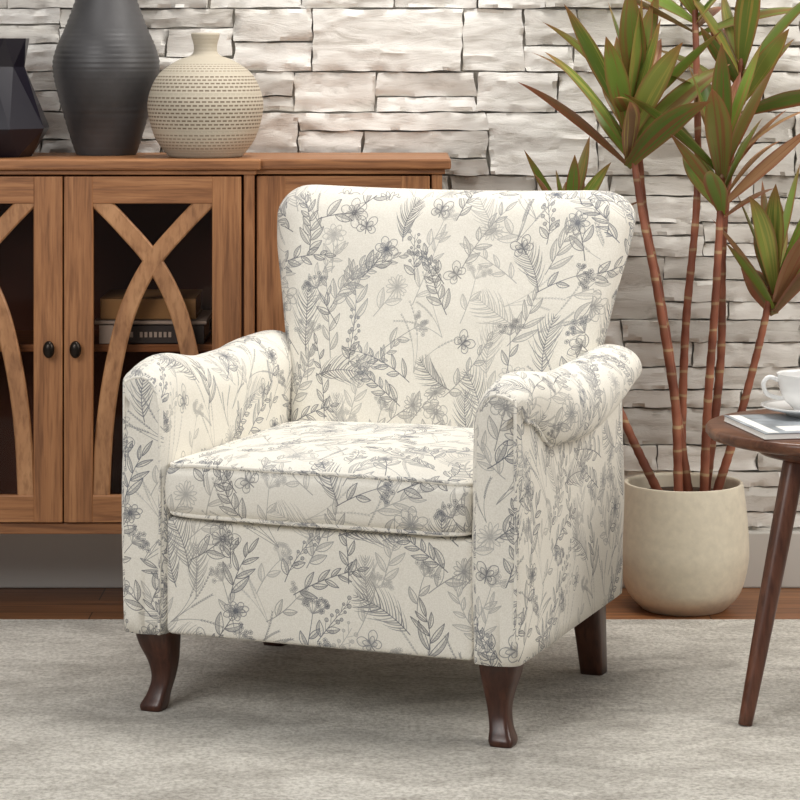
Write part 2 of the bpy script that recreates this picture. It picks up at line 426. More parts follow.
def make_arm(side, nm):
    secs = []
    F = -0.054; B = 0.585; rr = .024
    P, _ = arm_profile(F); secs.append((F-.0065, shrink(P, .036, 1.0)))
    NC = 9
    for k in range(NC):
        a = math.radians(90*k/(NC-.5))
        secs.append((F-.004+rr*(1-math.cos(a)), shrink(P, rr*(1-math.sin(a)), 1.35)))
    v_start = secs[-1][0]+.004
    vs = [v_start+(B-.02-v_start)*k/44 for k in range(45)]
    for v in vs: secs.append((v, arm_profile(v)[0]))
    for (dv, ins) in ((-.008, .002), (-.002, .008), (.0, .02)):
        P2, _ = arm_profile(B); secs.append((B+dv, shrink(P2, ins)))
    n = len(secs[0][1]); verts, faces, uvs = [], [], []
    ref = arm_profile(.2)[0]; acc = [0]
    for i in range(1, n): acc.append(acc[-1]+math.hypot(ref[i][0]-ref[i-1][0], ref[i][1]-ref[i-1][1]))
    for v, P2 in secs:
        for (u, w) in P2:
            dd = .0025*noise.noise(Vector((u*9, v*9, w*9+side)))
            verts.append((side*(u+dd), v, w+dd))
    uo = .13 if side > 0 else .48
    for j in range(len(secs)-1):
        for i in range(n-1):
            q = (j*n+i, j*n+i+1, (j+1)*n+i+1, (j+1)*n+i)
            if j < 6:
                uvq = [(verts[k][0]*US+.33*side, verts[k][2]*US+.4*side) for k in q]
            else:
                uvq = [(secs[j][0], acc[i]), (secs[j][0], acc[i+1]), (secs[j+1][0], acc[i+1]), (secs[j+1][0], acc[i])]
                if i > 22: uvq = [(a, -b+.9) for a, b in uvq]
                uvq = [(a*US+uo, b*US+uo) for a, b in uvq]
            if side > 0: q = q[::-1]; uvq = uvq[::-1]
            faces.append(q); uvs.append(uvq)
        q = (j*n+n-1, j*n, (j+1)*n, (j+1)*n+n-1); 
        if side > 0: q = q[::-1]
        faces.append(q); uvs.append([(0, 0)]*4)
    for j, flip in ((0, side > 0), (len(secs)-1, side < 0)):
        idx = [j*n+i for i in range(n)]
        if not flip: idx = idx[::-1]
        faces.append(tuple(idx)); uvs.append([((verts[k][0])*US+.33*side, verts[k][2]*US+.4*side) for k in idx])
    o = mesh_obj(nm, verts, faces, FAB, CH, True, uvs)
    path = []
    for k in range(50):
        v = -.026+(.555+.026)*k/49; P2, si = arm_profile(v); u, w = P2[si]; path.append((side*(u+.002), v, w))
    tube(nm+'_roll_piping', path, .0038, FAB, CH, 8, uvs_scale=US)
    P, si = arm_profile(F); P = shrink(P, .0105, 1.35)
    keep = [p for i, p in enumerate(P[:-1]) if not (si-7 <= i <= si+3)]
    pp = spline_pts([(side*u, F+.0015, w) for (u, w) in keep], 120)
    tube(nm+'_front_piping', pp, .0030, FAB, CH, 8, uvs_scale=US)
make_arm(1, 'arm_right'); make_arm(-1, 'arm_left')

# back
BC = (0, 0, (HB+.910)/2); BHz = (.910-HB)/2
def bwarp(p, x, y, z):
    w = p.z+BC[2]
    t = max(0, (w-.40)/.505)
    a = .288+.069*(t**1.15)
    rear = (y+1)/2
    a += rear*.042*min(1, t*1.3)
    # shoulders: soften the upper corners
    if z > .70:
        q = (z-.70)/.30; a -= .009*q**2.5
    u = x*a
    vf = .478+.122*t+.016*t*t; vr = .575+.112*t
    vv = vf+(vr-vf)*rear
    if y < 0:
        vv -= .022*(1-x*x)*math.sin(math.pi*min(1, max(0, t)))**.6
        vv -= .010*abs(x)**4*t
    w2 = w
    if z > .4:
        w2 -= .008*(1-x*x)*(z-.4)/.6
        c = max(0, (abs(x)-.76)/.24); w2 -= .018*c**2.2*(z-.4)/.6
    d = .003*noise.noise(Vector((p.x*6, p.y*6, p.z*6)))
    return Vector((u+d, vv+d, w2-BC[2]))
rbox('back_rest', BC, (0.33, 0.055, BHz), 0.048, 50, bwarp, FAB, CH, (.81, .33))

# legs
def leg_loft(nm, secs, mat, parent):
    verts, faces = [], []; n = 16
    for (cx, cy, z, hx, hy) in secs:
        for k in range(n):
            a = 2*math.pi*(k+.5)/n; c, s = math.cos(a), math.sin(a); e = .38
            verts.append((cx+hx*math.copysign(abs(c)**e, c), cy+hy*math.copysign(abs(s)**e, s), z))
    for j in range(len(secs)-1):
        for k in range(n):
            k2 = (k+1) % n; faces.append((j*n+k, j*n+k2, (j+1)*n+k2, (j+1)*n+k))
    faces.append(tuple(reversed(range(n)))); faces.append(tuple(range((len(secs)-1)*n, len(secs)*n)))
    o = mesh_obj(nm, verts, faces, mat, parent, True)
    for p in o.data.polygons:
        if len(p.vertices) > 4: p.use_smooth = False
    return o
def interp_secs(tab, m=28):
    P = spline_pts([(a, b, c) for a, b, c in tab], m); return [(p.x, p.y, p.z) for p in P]
for sd, nm in ((-1, 'front_leg_left'), (1, 'front_leg_right')):
    tab = interp_secs([(0, .011, .020), (.010, .010, .022), (.028, .003, .0185), (.055, -.005, .0185), (.085, -.005, .0235), (.115, .001, .0305), (.140, .004, .0345), (.160, .004, .036)])
    secs = []
    for z, off, h in tab:
        z = max(z, 0); secs.append((sd*(.322+off*.7), .004-off, z, h, h))
    leg_loft(nm, secs, M_walnut, CH)
for sd, nm in ((-1, 'back_leg_left'), (1, 'back_leg_right')):
    secs = []
    for k in range(10):
        t = k/9; secs.append((sd*(.328-.004*t), .535-.030*t, .165*t, .022+.008*t, .024+.010*t))
    leg_loft(nm, secs, M_walnut, CH)

# ------------------------------------------------------------------ room
floor_m, nt, N, L, b = new_mat('plank_floor')
tc = N.new('ShaderNodeTexCoord'); br = N.new('ShaderNodeTexBrick')
br.inputs['Scale'].default_value = 1; br.inputs['Brick Width'].default_value = 1.3; br.inputs['Row Height'].default_value = .12
br.inputs['Mortar Size'].default_value = .0015; br.inputs['Color1'].default_value = (.36, .165, .068, 1); br.inputs['Color2'].default_value = (.26, .11, .045, 1); br.inputs['Mortar'].default_value = (.05, .02, .01, 1)
L.new(tc.outputs['Object'], br.inputs['Vector'])
mp = N.new('ShaderNodeMapping'); mp.inputs['Scale'].default_value = (2, 34, 1); L.new(tc.outputs['Object'], mp.inputs['Vector'])
n = N.new('ShaderNodeTexNoise'); n.inputs['Scale'].default_value = 2; n.inputs['Detail'].default_value = 8; L.new(mp.outputs['Vector'], n.inputs['Vector'])
r = N.new('ShaderNodeValToRGB'); r.color_ramp.elements[0].position = .3; r.color_ramp.elements[0].color = (.5, .45, .4, 1); r.color_ramp.elements[1].position = .65; r.color_ramp.elements[1].color = (1.15, 1.1, 1.05, 1)
L.new(n.outputs['Fac'], r.inputs['Fac'])
mx = N.new('ShaderNodeMix'); mx.data_type = 'RGBA'; mx.blend_type = 'MULTIPLY'; mx.inputs['Factor'].default_value = 1
L.new(br.outputs['Color'], mx.inputs['A']); L.new(r.outputs['Color'], mx.inputs['B']); L.new(mx.outputs['Result'], b.inputs['Base Color'])
b.inputs['Roughness'].default_value = .4
box('floor', -4, 4, -1.5, 5.80, -.05, 0, floor_m, None, 0)

# stacked stone wall
def stone_mat():
    m, nt, N, L, b = new_mat('stacked_stone')
    geo = N.new('ShaderNodeNewGeometry'); tc = N.new('ShaderNodeTexCoord')
    r = N.new('ShaderNodeValToRGB'); e = r.color_ramp.elements
    e[0].position = 0; e[0].color = (.62, .59, .545, 1); e[1].position = 1; e[1].color = (.88, .855, .81, 1)
    k = e.new(.35); k.color = (.79, .76, .71, 1)
    L.new(geo.outputs['Random Per Island'], r.inputs['Fac'])
    mp = N.new('ShaderNodeMapping'); mp.inputs['Scale'].default_value = (4, 10, 18); L.new(tc.outputs['Object'], mp.inputs['Vector'])
    n = N.new('ShaderNodeTexNoise'); n.inputs['Scale'].default_value = 2.2; n.inputs['Detail'].default_value = 10; n.inputs['Roughness'].default_value = .70; n.inputs['Distortion'].default_value = .7
    L.new(mp.outputs['Vector'], n.inputs['Vector'])
    r2 = N.new('ShaderNodeValToRGB'); r2.color_ramp.elements[0].position = .32; r2.color_ramp.elements[0].color = (.55, .52, .48, 1); r2.color_ramp.elements[1].position = .47; r2.color_ramp.elements[1].color = (1, 1, 1, 1)
    L.new(n.outputs['Fac'], r2.inputs['Fac'])
    mx = N.new('ShaderNodeMix'); mx.data_type = 'RGBA'; mx.blend_type = 'MULTIPLY'; mx.inputs['Factor'].default_value = .65
    L.new(r.outputs['Color'], mx.inputs['A']); L.new(r2.outputs['Color'], mx.inputs['B']); L.new(mx.outputs['Result'], b.inputs['Base Color'])
    b.inputs['Roughness'].default_value = .85; b.inputs['Specular IOR Level'].default_value = .25
    bp = N.new('ShaderNodeBump'); bp.inputs['Strength'].default_value = .7; bp.inputs['Distance'].default_value = .005
    L.new(n.outputs['Fac'], bp.inputs['Height']); L.new(bp.outputs['Normal'], b.inputs['Normal'])
    return m
STONE = stone_mat()
WY = 5.69
def stone_wall():
    verts, faces = [], []
    RW = random.Random(46)
    def block(x0, x1, z0, z1):
        off = RW.uniform(0, .013); tx = RW.uniform(-.015, .015); tz = RW.uniform(-.04, .04)
        nx = max(3, int((x1-x0)/.010)); nz = max(3, int((z1-z0)/.008)); b0 = len(verts)
        seed = RW.uniform(0, 100); k0 = RW.uniform(-.004, .004); k1 = RW.uniform(-.004, .004)
        for j in range(nz+1):
            for i in range(nx+1):
                fx, fz = i/nx, j/nz
                x = x0+(x1-x0)*fx; z = z0+(z1-z0)*fz
                ex = min(fx*(x1-x0), (1-fx)*(x1-x0)); ez = min(fz*(z1-z0), (1-fz)*(z1-z0)); ed = min(ex, ez)
                y = WY-.022-off-tx*(x-(x0+x1)/2)-tz*(z-(z0+z1)/2)
                y -= .002*noise.noise(Vector((x*6, z*14, seed)))+.0022*noise.noise(Vector((x*34, z*80, seed)))
                led = noise.noise(Vector((x*4.5, z*30, seed+9)))
                if led > .22: y -= .0032
                elif led < -.30: y += .0034
                chip = noise.noise(Vector((x*26, z*26, seed+30)))
                if ed < .012 and chip > .12: y += .009*(1-ed/.012)
                jx = .005*noise.noise(Vector((z*45, x*9, seed))); jz = .0036*noise.noise(Vector((x*20, z*5, seed+4)))
                jx += (k0 if fx < .5 else k1)*(fz-.5)*2*abs(fx-.5)*2
                verts.append((x+jx, min(y, WY-.004), z+jz))
        def idx(i, j): return b0+j*(nx+1)+i
        for j in range(nz):
            for i in range(nx): faces.append((idx(i, j), idx(i+1, j), idx(i+1, j+1), idx(i, j+1)))
        rim = [idx(i, 0) for i in range(nx+1)]+[idx(nx, j) for j in range(1, nz+1)]+[idx(i, nz) for i in range(nx-1, -1, -1)]+[idx(0, j) for j in range(nz-1, 0, -1)]
        b1 = len(verts)
        for k in rim: verts.append((verts[k][0], WY+.01, verts[k][2]))
        m = len(rim)
        for k in range(m): faces.append((rim[k], b1+k, b1+(k+1) % m, rim[(k+1) % m]))
    z = 0.0
    while z < 2.3:
        h = RW.choice([.075, .090, .105, .125, .140]); x = -2.9-RW.uniform(0, .2); g = .0018
        while x < 2.9:
            l = RW.uniform(.10, .46)
            q0 = RW.random()
            if q0 < .68:
                # panel of two or three thin courses, broken differently
                nc = 3 if h > .115 and RW.random() < .55 else 2
                cuts = sorted([0]+[((c+1)/nc+RW.uniform(-.12, .12))*h for c in range(nc-1)]+[h])
                for za, zb in zip(cuts, cuts[1:]):
                    if l > .24 and RW.random() < .6:
                        m = RW.uniform(.3, .7)*l; block(x+g, x+m-g, z+za+g, z+zb-g); block(x+m+g, x+l-g, z+za+g, z+zb-g)
                    else: block(x+g, x+l-g, z+za+g, z+zb-g)
            else: block(x+g, x+l-g, z+g, z+h-g)
            x += l
        z += h
    b0 = len(verts)
    verts.extend([(-3.1, WY, 0), (3.4, WY, 0), (3.4, WY, 2.35), (-3.1, WY, 2.35), (-3.1, WY+.1, 0), (3.4, WY+.1, 0), (3.4, WY+.1, 2.35), (-3.1, WY+.1, 2.35)])
    for f in ((0, 1, 2, 3), (5, 4, 7, 6), (4, 0, 3, 7), (1, 5, 6, 2), (3, 2, 6, 7), (4, 5, 1, 0)): faces.append(tuple(b0+k for k in f))
    o = mesh_obj('wall_back', verts, faces, STONE, None, True)
    try:
        o.data.set_sharp_from_angle(angle=math.radians(35))
    except Exception: pass
stone_wall()
M_base = simple_mat('baseboard_paint', (.66, .645, .605), .5, bump=.03)
box('baseboard_back', -3.1, 3.4, 5.640, 5.689, 0, .124, M_base, None, .004)

# rug
rug_m, nt, N, L, b = new_mat('wool_rug')
tc = N.new('ShaderNodeTexCoord')
n1 = N.new('ShaderNodeTexNoise'); n1.inputs['Scale'].default_value = 5; n1.inputs['Detail'].default_value = 10; n1.inputs['Roughness'].default_value = .76; n1.inputs['Distortion'].default_value = .5
mp = N.new('ShaderNodeMapping'); mp.inputs['Scale'].default_value = (1, 1.7, 1)
L.new(tc.outputs['Object'], mp.inputs['Vector']); L.new(mp.outputs['Vector'], n1.inputs['Vector'])
r = N.new('ShaderNodeValToRGB'); e = r.color_ramp.elements
e[0].position = .37; e[0].color = (.46, .43, .38, 1); e[1].position = .58; e[1].color = (.73, .70, .635, 1)
L.new(n1.outputs['Fac'], r.inputs['Fac'])
n2 = N.new('ShaderNodeTexNoise'); n2.inputs['Scale'].default_value = 110; n2.inputs['Detail'].default_value = 5; n2.inputs['Roughness'].default_value = .65; L.new(tc.outputs['Object'], n2.inputs['Vector'])
r2 = N.new('ShaderNodeValToRGB'); r2.color_ramp.elements[0].position = .36; r2.color_ramp.elements[0].color = (.60, .58, .55, 1); r2.color_ramp.elements[1].position = .58; r2.color_ramp.elements[1].color = (1.05, 1.05, 1.05, 1)
L.new(n2.outputs['Fac'], r2.inputs['Fac'])
mx = N.new('ShaderNodeMix'); mx.data_type = 'RGBA'; mx.blend_type = 'MULTIPLY'; mx.inputs['Factor'].default_value = .85
L.new(r.outputs['Color'], mx.inputs['A']); L.new(r2.outputs['Color'], mx.inputs['B']); L.new(mx.outputs['Result'], b.inputs['Base Color'])
b.inputs['Roughness'].default_value = .95; b.inputs['Specular IOR Level'].default_value = .1; b.inputs['Sheen Weight'].default_value = .2
bp = N.new('ShaderNodeBump'); bp.inputs['Strength'].default_value = 1; bp.inputs['Distance'].default_value = .008
L.new(n2.outputs['Fac'], bp.inputs['Height']); L.new(bp.outputs['Normal'], b.inputs['Normal'])
box('area_rug', -2.2, 2.2, 2.4, 5.30, 0.0, .008, rug_m, None, .003)

# ------------------------------------------------------------------ sideboard
SB = empty('sideboard', (0, 0, 0))
TOP = .962; ZB = .184
def bx(nm, x0, x1, y0, y1, z0, z1, m, bev=.002): return box(nm, x0, x1, y0, y1, z0, z1, m, SB, bev)
YB = 5.635; YS = 5.318; YC = 5.300
XL, XR = -1.478, .088; CL, CR = -1.090, -.302
bx('top_panel', XL-.018, XR+.018, YS-.018, YB, TOP-.022, TOP, M_oak_h, .004)
bx('top_panel_centre', CL-.014, CR+.014, YC-.018, YS-.01, TOP-.0225, TOP+.0005, M_oak_h, .004)
bx('top_moulding', XL-.006, XR+.006, YS-.008, YB, TOP-.032, TOP-.022, M_oak_h)
bx('top_moulding_centre', CL-.004, CR+.004, YC-.006, YS, TOP-.0325, TOP-.0225, M_oak_h)
bx('bottom_panel', XL, XR, YS, YB, ZB, ZB+.022, M_oak_h)
bx('bottom_rail_centre', CL, CR, YC, YS+.01, ZB, ZB+.0225, M_oak_h)
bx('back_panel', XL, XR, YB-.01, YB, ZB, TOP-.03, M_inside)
bx('side_panel_right', XR-.022, XR, YS, YB-.01, ZB, TOP-.032, M_oak_v)
bx('side_panel_left', XL, XL+.022, YS, YB-.01, ZB, TOP-.032, M_oak_v)
bx('divider_right', CR-.022, CR, YC, YB-.01, ZB+.02, TOP-.032, M_oak_v)
bx('divider_left', CL, CL+.022, YC, YB-.01, ZB+.02, TOP-.032, M_oak_v)
bx('shelf', XL+.02, XR-.02, YS+.03, YB-.01, .556, .572, M_oak_h)
glass_m, nt, N, L, b = new_mat('cabinet_glass')
out = N['Material Output']; tr = N.new('ShaderNodeBsdfTransparent'); tr.inputs['Color'].default_value = (.86, .80, .76, 1)
gl = N.new('ShaderNodeBsdfGlossy'); gl.inputs['Roughness'].default_value = .03
fr = N.new('ShaderNodeFresnel'); fr.inputs['IOR'].default_value = 1.22
ms = N.new('ShaderNodeMixShader'); L.new(fr.outputs[0], ms.inputs[0]); L.new(tr.outputs[0], ms.inputs[1]); L.new(gl.outputs[0], ms.inputs[2]); L.new(ms.outputs[0], out.inputs['Surface'])
def strip(nm, pts, w, y0, y1, mat, parent):
    P = spline_pts([(a, 0, c) for a, c in pts], 40); verts, faces = [], []
    for i, p in enumerate(P):
        t = (P[min(i+1, 39)]-P[max(i-1, 0)]).normalized(); nn = Vector((t.z, 0, -t.x))
        c = .003
        for (s, y) in ((-1, y1), (-1, y0+c), (-1+2*c/w, y0), (1-2*c/w, y0), (1, y0+c), (1, y1)):
            q = p+nn*(w/2*s); verts.append((q.x, y, q.z))
    for i in range(39):
        for k in range(5): faces.append((i*6+k, i*6+k+1, (i+1)*6+k+1, (i+1)*6+k))
        faces.append((i*6+5, i*6, (i+1)*6, (i+1)*6+5))
    mesh_obj(nm, verts, faces, mat, parent, False)
def door(nm, x0, x1, yf, knob):
    z0, z1 = ZB+.026, TOP-.036; st = .060; yb = yf+.020
    bx(nm+'_stile_a', x0, x0+st, yf, yb, z0, z1, M_oak_v); bx(nm+'_stile_b', x1-st, x1, yf, yb, z0, z1, M_oak_v)
    bx(nm+'_rail_upper', x0+st-.002, x1-st+.002, yf+.001, yb, z1-.056, z1, M_oak_h); bx(nm+'_rail_lower', x0+st-.002, x1-st+.002, yf+.001, yb, z0, z0+.056, M_oak_h)
    xc = (x0+x1)/2; k = (x1-x0)/.366
    arc = [(.120, .884), (.060, .822), (-.004, .745), (-.052, .648), (-.083, .523), (-.100, .398), (-.108, .250)]
    strip(nm+'_arc_a', [(xc+a*k, z) for a, z in arc], .036, yf+.003, yb-.004, M_oak_x, SB)
    strip(nm+'_arc_b', [(xc-a*k, z) for a, z in reversed(arc)], .036, yf+.0035, yb-.0042, M_oak_x, SB)
    bx(nm+'_glass', x0+st-.004, x1-st+.004, yb-.004, yb-.002, z0+.05, z1-.05, glass_m, 0)
    kx = x0+.026 if knob == 'l' else x1-.026
    ko = lathe(nm+'_knob', [(.005, 0), (.005, .010), (.012, .014), (.0145, .019), (.012, .024), (.006, .0265), (.001, .027)], M_knob, SB, 24)
    ko.rotation_euler = (math.radians(90), 0, 0); ko.location = (kx, yf+.001, .570)
    ko.scale = (.85, 1.25, 1)
door('door_b', -1.064, -.6985, YC-.012, 'r'); door('door_c', -.6955, -.329, YC-.012, 'l')
door('door_d', -.298, .062, YS-.006, 'l'); door('door_a', -1.452, -1.094, YS-.006, 'r')
for i, x in enumerate((XL+.03, CL+.03, CR-.03, XR-.03)):
    for j, y in enumerate((YS+.03, YB-.03)):
        secs = [(x, y, 0, .014, .014), (x, y, .09, .018, .018), (x, y, ZB+.002, .023, .023)]
        leg_loft('leg_%d' % (i*2+j+1), secs, M_oak_v, SB)

# books on the shelf
BK = empty('book_stack', (0, 0, 0))
M_bw = simple_mat('book_white', (.75, .75, .73), .6, bump=.02); M_bd = simple_mat('book_charcoal', (.07, .08, .095), .5, bump=.02)
M_bt = simple_mat('book_tan', (.50, .33, .15), .6, bump=.02); M_pg = simple_mat('book_pages', (.72, .67, .56), .9, bump=.1, bscale=300)
def book(nm, x0, x1, y0, y1, z0, z1, m, parent):
    box(nm+'_cover_lower', x0, x1, y0, y1, z0, z0+.003, m, parent, .001); box(nm+'_cover_upper', x0, x1, y0, y1, z1-.003, z1, m, parent, .001)
    box(nm+'_spine', x0, x1, y0, y0+.003, z0, z1, m, parent, .001); box(nm+'_pages', x0+.004, x1-.004, y0+.003, y1-.005, z0+.003, z1-.003, M_pg, parent, 0)
S0 = .5725
book('book_1', -.630, -.410, 5.352, 5.56, S0, S0+.040, M_bd, BK)
book('book_2', -.640, -.405, 5.350, 5.56, S0+.0405, S0+.050, M_bw, BK)
book('book_3', -.628, -.428, 5.354, 5.55, S0+.0505, S0+.096, M_bt, BK)
for k in range(15):
    if k in (3, 11): continue
    box('title_mark_%d' % k, -.585+k*.010, -.579+k*.010, 5.3505, 5.3525, S0+.014, S0+.025, M_bw, BK, 0)
box('book_label', -.630, -.600, 5.3508, 5.3525, S0+.001, S0+.039, M_bw, BK, 0)

# ------------------------------------------------------------------ vases
def vprof(pts, n=60):
    P = spline_pts([(r, 0, z) for r, z in pts], n); return [(max(.0005, p.x), p.z) for p in P]
ZT = TOP+.0006
m_dark = simple_mat('charcoal_ceramic', (.058, .056, .058), .45, bump=.12, bscale=30, var=.35, vscale=9)
gp = vprof([(.060, 0), (.066, .004), (.084, .06), (.104, .13), (.1150, .185), (.109, .225), (.088, .275), (.066, .335), (.052, .39), (.047, .42), (.056, .445)], 110)
gp = [(r+.0009*math.sin(z*2*math.pi/.011) if .01 < z < .43 else r, z) for r, z in gp]
gp += [(.050, .444), (.041, .42), (.040, .36)]
lathe('dark_ceramic_vase', gp, m_dark, None, 64, (-.634, 5.515, ZT))
m_blk = simple_mat('black_glazed_ceramic', (.010, .008, .014), .28, bump=.02, spec=.4)
fp = [(.075, 0), (.116, .060), (.060, .190), (.072, .250), (.064, .250), (.052, .190), (.050, .165)]
fo = lathe('black_faceted_vase', fp, m_blk, None, 8, (-.857, 5.425, ZT), smooth=False, twist=.5)
bm = bmesh.new(); bm.from_mesh(fo.data); bmesh.ops.triangulate(bm, faces=[f for f in bm.faces if len(f.verts) == 4]); bm.to_mesh(fo.data); bm.free()
m_bg, nt, N, L, b = new_mat('patterned_stoneware')
uv = N.new('ShaderNodeUVMap'); uv.uv_map = 'UVMap'
mp = N.new('ShaderNodeMapping'); mp.inputs['Scale'].default_value = (1, 1, 1); L.new(uv.outputs['UV'], mp.inputs['Vector'])
br = N.new('ShaderNodeTexBrick'); br.inputs['Scale'].default_value = 1
br.inputs['Brick Width'].default_value = 1/60; br.inputs['Row Height'].default_value = .0080; br.inputs['Mortar Size'].default_value = .0026; br.inputs['Mortar Smooth'].default_value = .25
br.inputs['Color1'].default_value = (.17, .13, .09, 1); br.inputs['Color2'].default_value = (.23, .18, .125, 1); br.inputs['Mortar'].default_value = (.54, .48, .38, 1)
L.new(mp.outputs['Vector'], br.inputs['Vector'])
sep = N.new('ShaderNodeSeparateXYZ'); L.new(uv.outputs['UV'], sep.inputs[0])
rp = N.new('ShaderNodeValToRGB'); rp.color_ramp.interpolation = 'CONSTANT'; e = rp.color_ramp.elements
e[0].position = 0; e[0].color = (0, 0, 0, 1); e[1].position = .095; e[1].color = (.7, .7, .7, 1)
for p, c in ((.135, 0), (.142, 1), (.215, 0), (.222, 1), (.265, 0), (.272, .7), (.30, 0)):
    q = e.new(p); q.color = (c, c, c, 1)
L.new(sep.outputs['Y'], rp.inputs['Fac'])
mx = N.new('ShaderNodeMix'); mx.data_type = 'RGBA'; mx.inputs['A'].default_value = (.50, .445, .35, 1)
L.new(rp.outputs['Color'], mx.inputs['Factor']); L.new(br.outputs['Color'], mx.inputs['B']); L.new(mx.outputs['Result'], b.inputs['Base Color'])
b.inputs['Roughness'].default_value = .75
bp = N.new('ShaderNodeBump'); bp.inputs['Strength'].default_value = .4; bp.inputs['Distance'].default_value = .003; L.new(br.outputs['Fac'], bp.inputs['Height']); L.new(bp.outputs['Normal'], b.inputs['Normal'])
bgp = [(.002, .001)] + vprof([(.070, 0), (.080, .004), (.106, .040), (.1215, .095), (.118, .135), (.098, .175), (.060, .203), (.030, .215), (.0245, .232), (.030, .256), (.0285, .262)], 70)
bgp += [(.023, .260), (.019, .235), (.019, .21)]
lathe('beige_patterned_vase', bgp, m_bg, None, 96, (-.4115, 5.405, ZT))

# ------------------------------------------------------------------ potted plant
PL = empty('potted_dracaena', (0, 0, 0)); PC = (.604, 5.445)
m_pot = simple_mat('cream_ceramic', (.75, .68, .54), .5, var=.07, vscale=60, bump=.10, bscale=90)
m_soil = simple_mat('potting_soil', (.06, .035, .02), .95, bump=1, bscale=70, var=.5, vscale=60)
pp = vprof([(.082, 0), (.092, .004), (.122, .040), (.1375, .100), (.138, .155), (.132, .225), (.1265, .264), (.124, .268)], 50)
pp += [(.120, .268), (.118, .261), (.119, .20), (.115, .15)]
lathe('pot', pp, m_pot, PL, 72, (PC[0], PC[1], 0))
lathe('soil', [(.1185, .225), (.117, .238), (.07, .243), (.001, .245)], m_soil, PL, 40, (PC[0], PC[1], 0))
m_cane, nt, N, L, b = new_mat('dracaena_cane')
tc = N.new('ShaderNodeTexCoord'); wv = N.new('ShaderNodeTexWave'); wv.wave_type = 'BANDS'; wv.bands_direction = 'Z'; wv.inputs['Scale'].default_value = 6; wv.inputs['Distortion'].default_value = 3.5; wv.inputs['Detail'].default_value = 2
L.new(tc.outputs['Object'], wv.inputs['Vector'])
r = N.new('ShaderNodeValToRGB'); e = r.color_ramp.elements; e[0].position = .0; e[0].color = (.25, .065, .040, 1); e[1].position = .99; e[1].color = (.38, .20, .12, 1)
k = e.new(.95); k.color = (.27, .078, .048, 1)
L.new(wv.outputs['Fac'], r.inputs['Fac'])
nz = N.new('ShaderNodeTexNoise'); nz.inputs['Scale'].default_value = 14; L.new(tc.outputs['Object'], nz.inputs['Vector'])
rz = N.new('ShaderNodeValToRGB'); rz.color_ramp.elements[0].position = .4; rz.color_ramp.elements[0].color = (.8, .9, .8, 1); rz.color_ramp.elements[1].position = .62; rz.color_ramp.elements[1].color = (1.4, 1.8, 1.6, 1); L.new(nz.outputs['Fac'], rz.inputs['Fac'])
mxx = N.new('ShaderNodeMix'); mxx.data_type = 'RGBA'; mxx.blend_type = 'MULTIPLY'; mxx.inputs['Factor'].default_value = 1; L.new(r.outputs['Color'], mxx.inputs['A']); L.new(rz.outputs['Color'], mxx.inputs['B'])
L.new(mxx.outputs['Result'], b.inputs['Base Color']); b.inputs['Roughness'].default_value = .5
bp = N.new('ShaderNodeBump'); bp.inputs['Strength'].default_value = .3; bp.inputs['Distance'].default_value = .002; L.new(wv.outputs['Fac'], bp.inputs['Height']); L.new(bp.outputs['Normal'], b.inputs['Normal'])
canes = {
 'a': [(.616, 5.44, .235), (.578, 5.42, .478), (.542, 5.41, .691), (.510, 5.42, .861), (.483, 5.43, 1.06)],
 'b': [(.644, 5.42, .235), (.650, 5.40, .436), (.663, 5.38, .649), (.676, 5.38, .882), (.678, 5.38, .975)],
 'c': [(.599, 5.47, .235), (.612, 5.48, .585), (.638, 5.48, .904), (.633, 5.49, 1.32)],
 'd': [(.672, 5.45, .235), (.722, 5.45, .394), (.772, 5.45, .585), (.797, 5.44, .715)],
 'e': [(.556, 5.46, .235), (.485, 5.47, .383), (.404, 5.47, .585), (.360, 5.46, .810)],
 'f': [(.590, 5.41, .235), (.583, 5.42, .45), (.556, 5.45, .66), (.520, 5.46, .86), (.506, 5.47, 1.10)],
 'g': [(.655, 5.48, .235), (.690, 5.50, .52), (.697, 5.50, .80), (.735, 5.50, 1.17)],
}
for k, p in canes.items():
    P = spline_pts(p, 60); rr = [(.0100-.0032*i/59)*(1+.06*math.sin(i*2.1)) for i in range(60)]
    tube('cane_'+k, P, rr, m_cane, PL, 12)
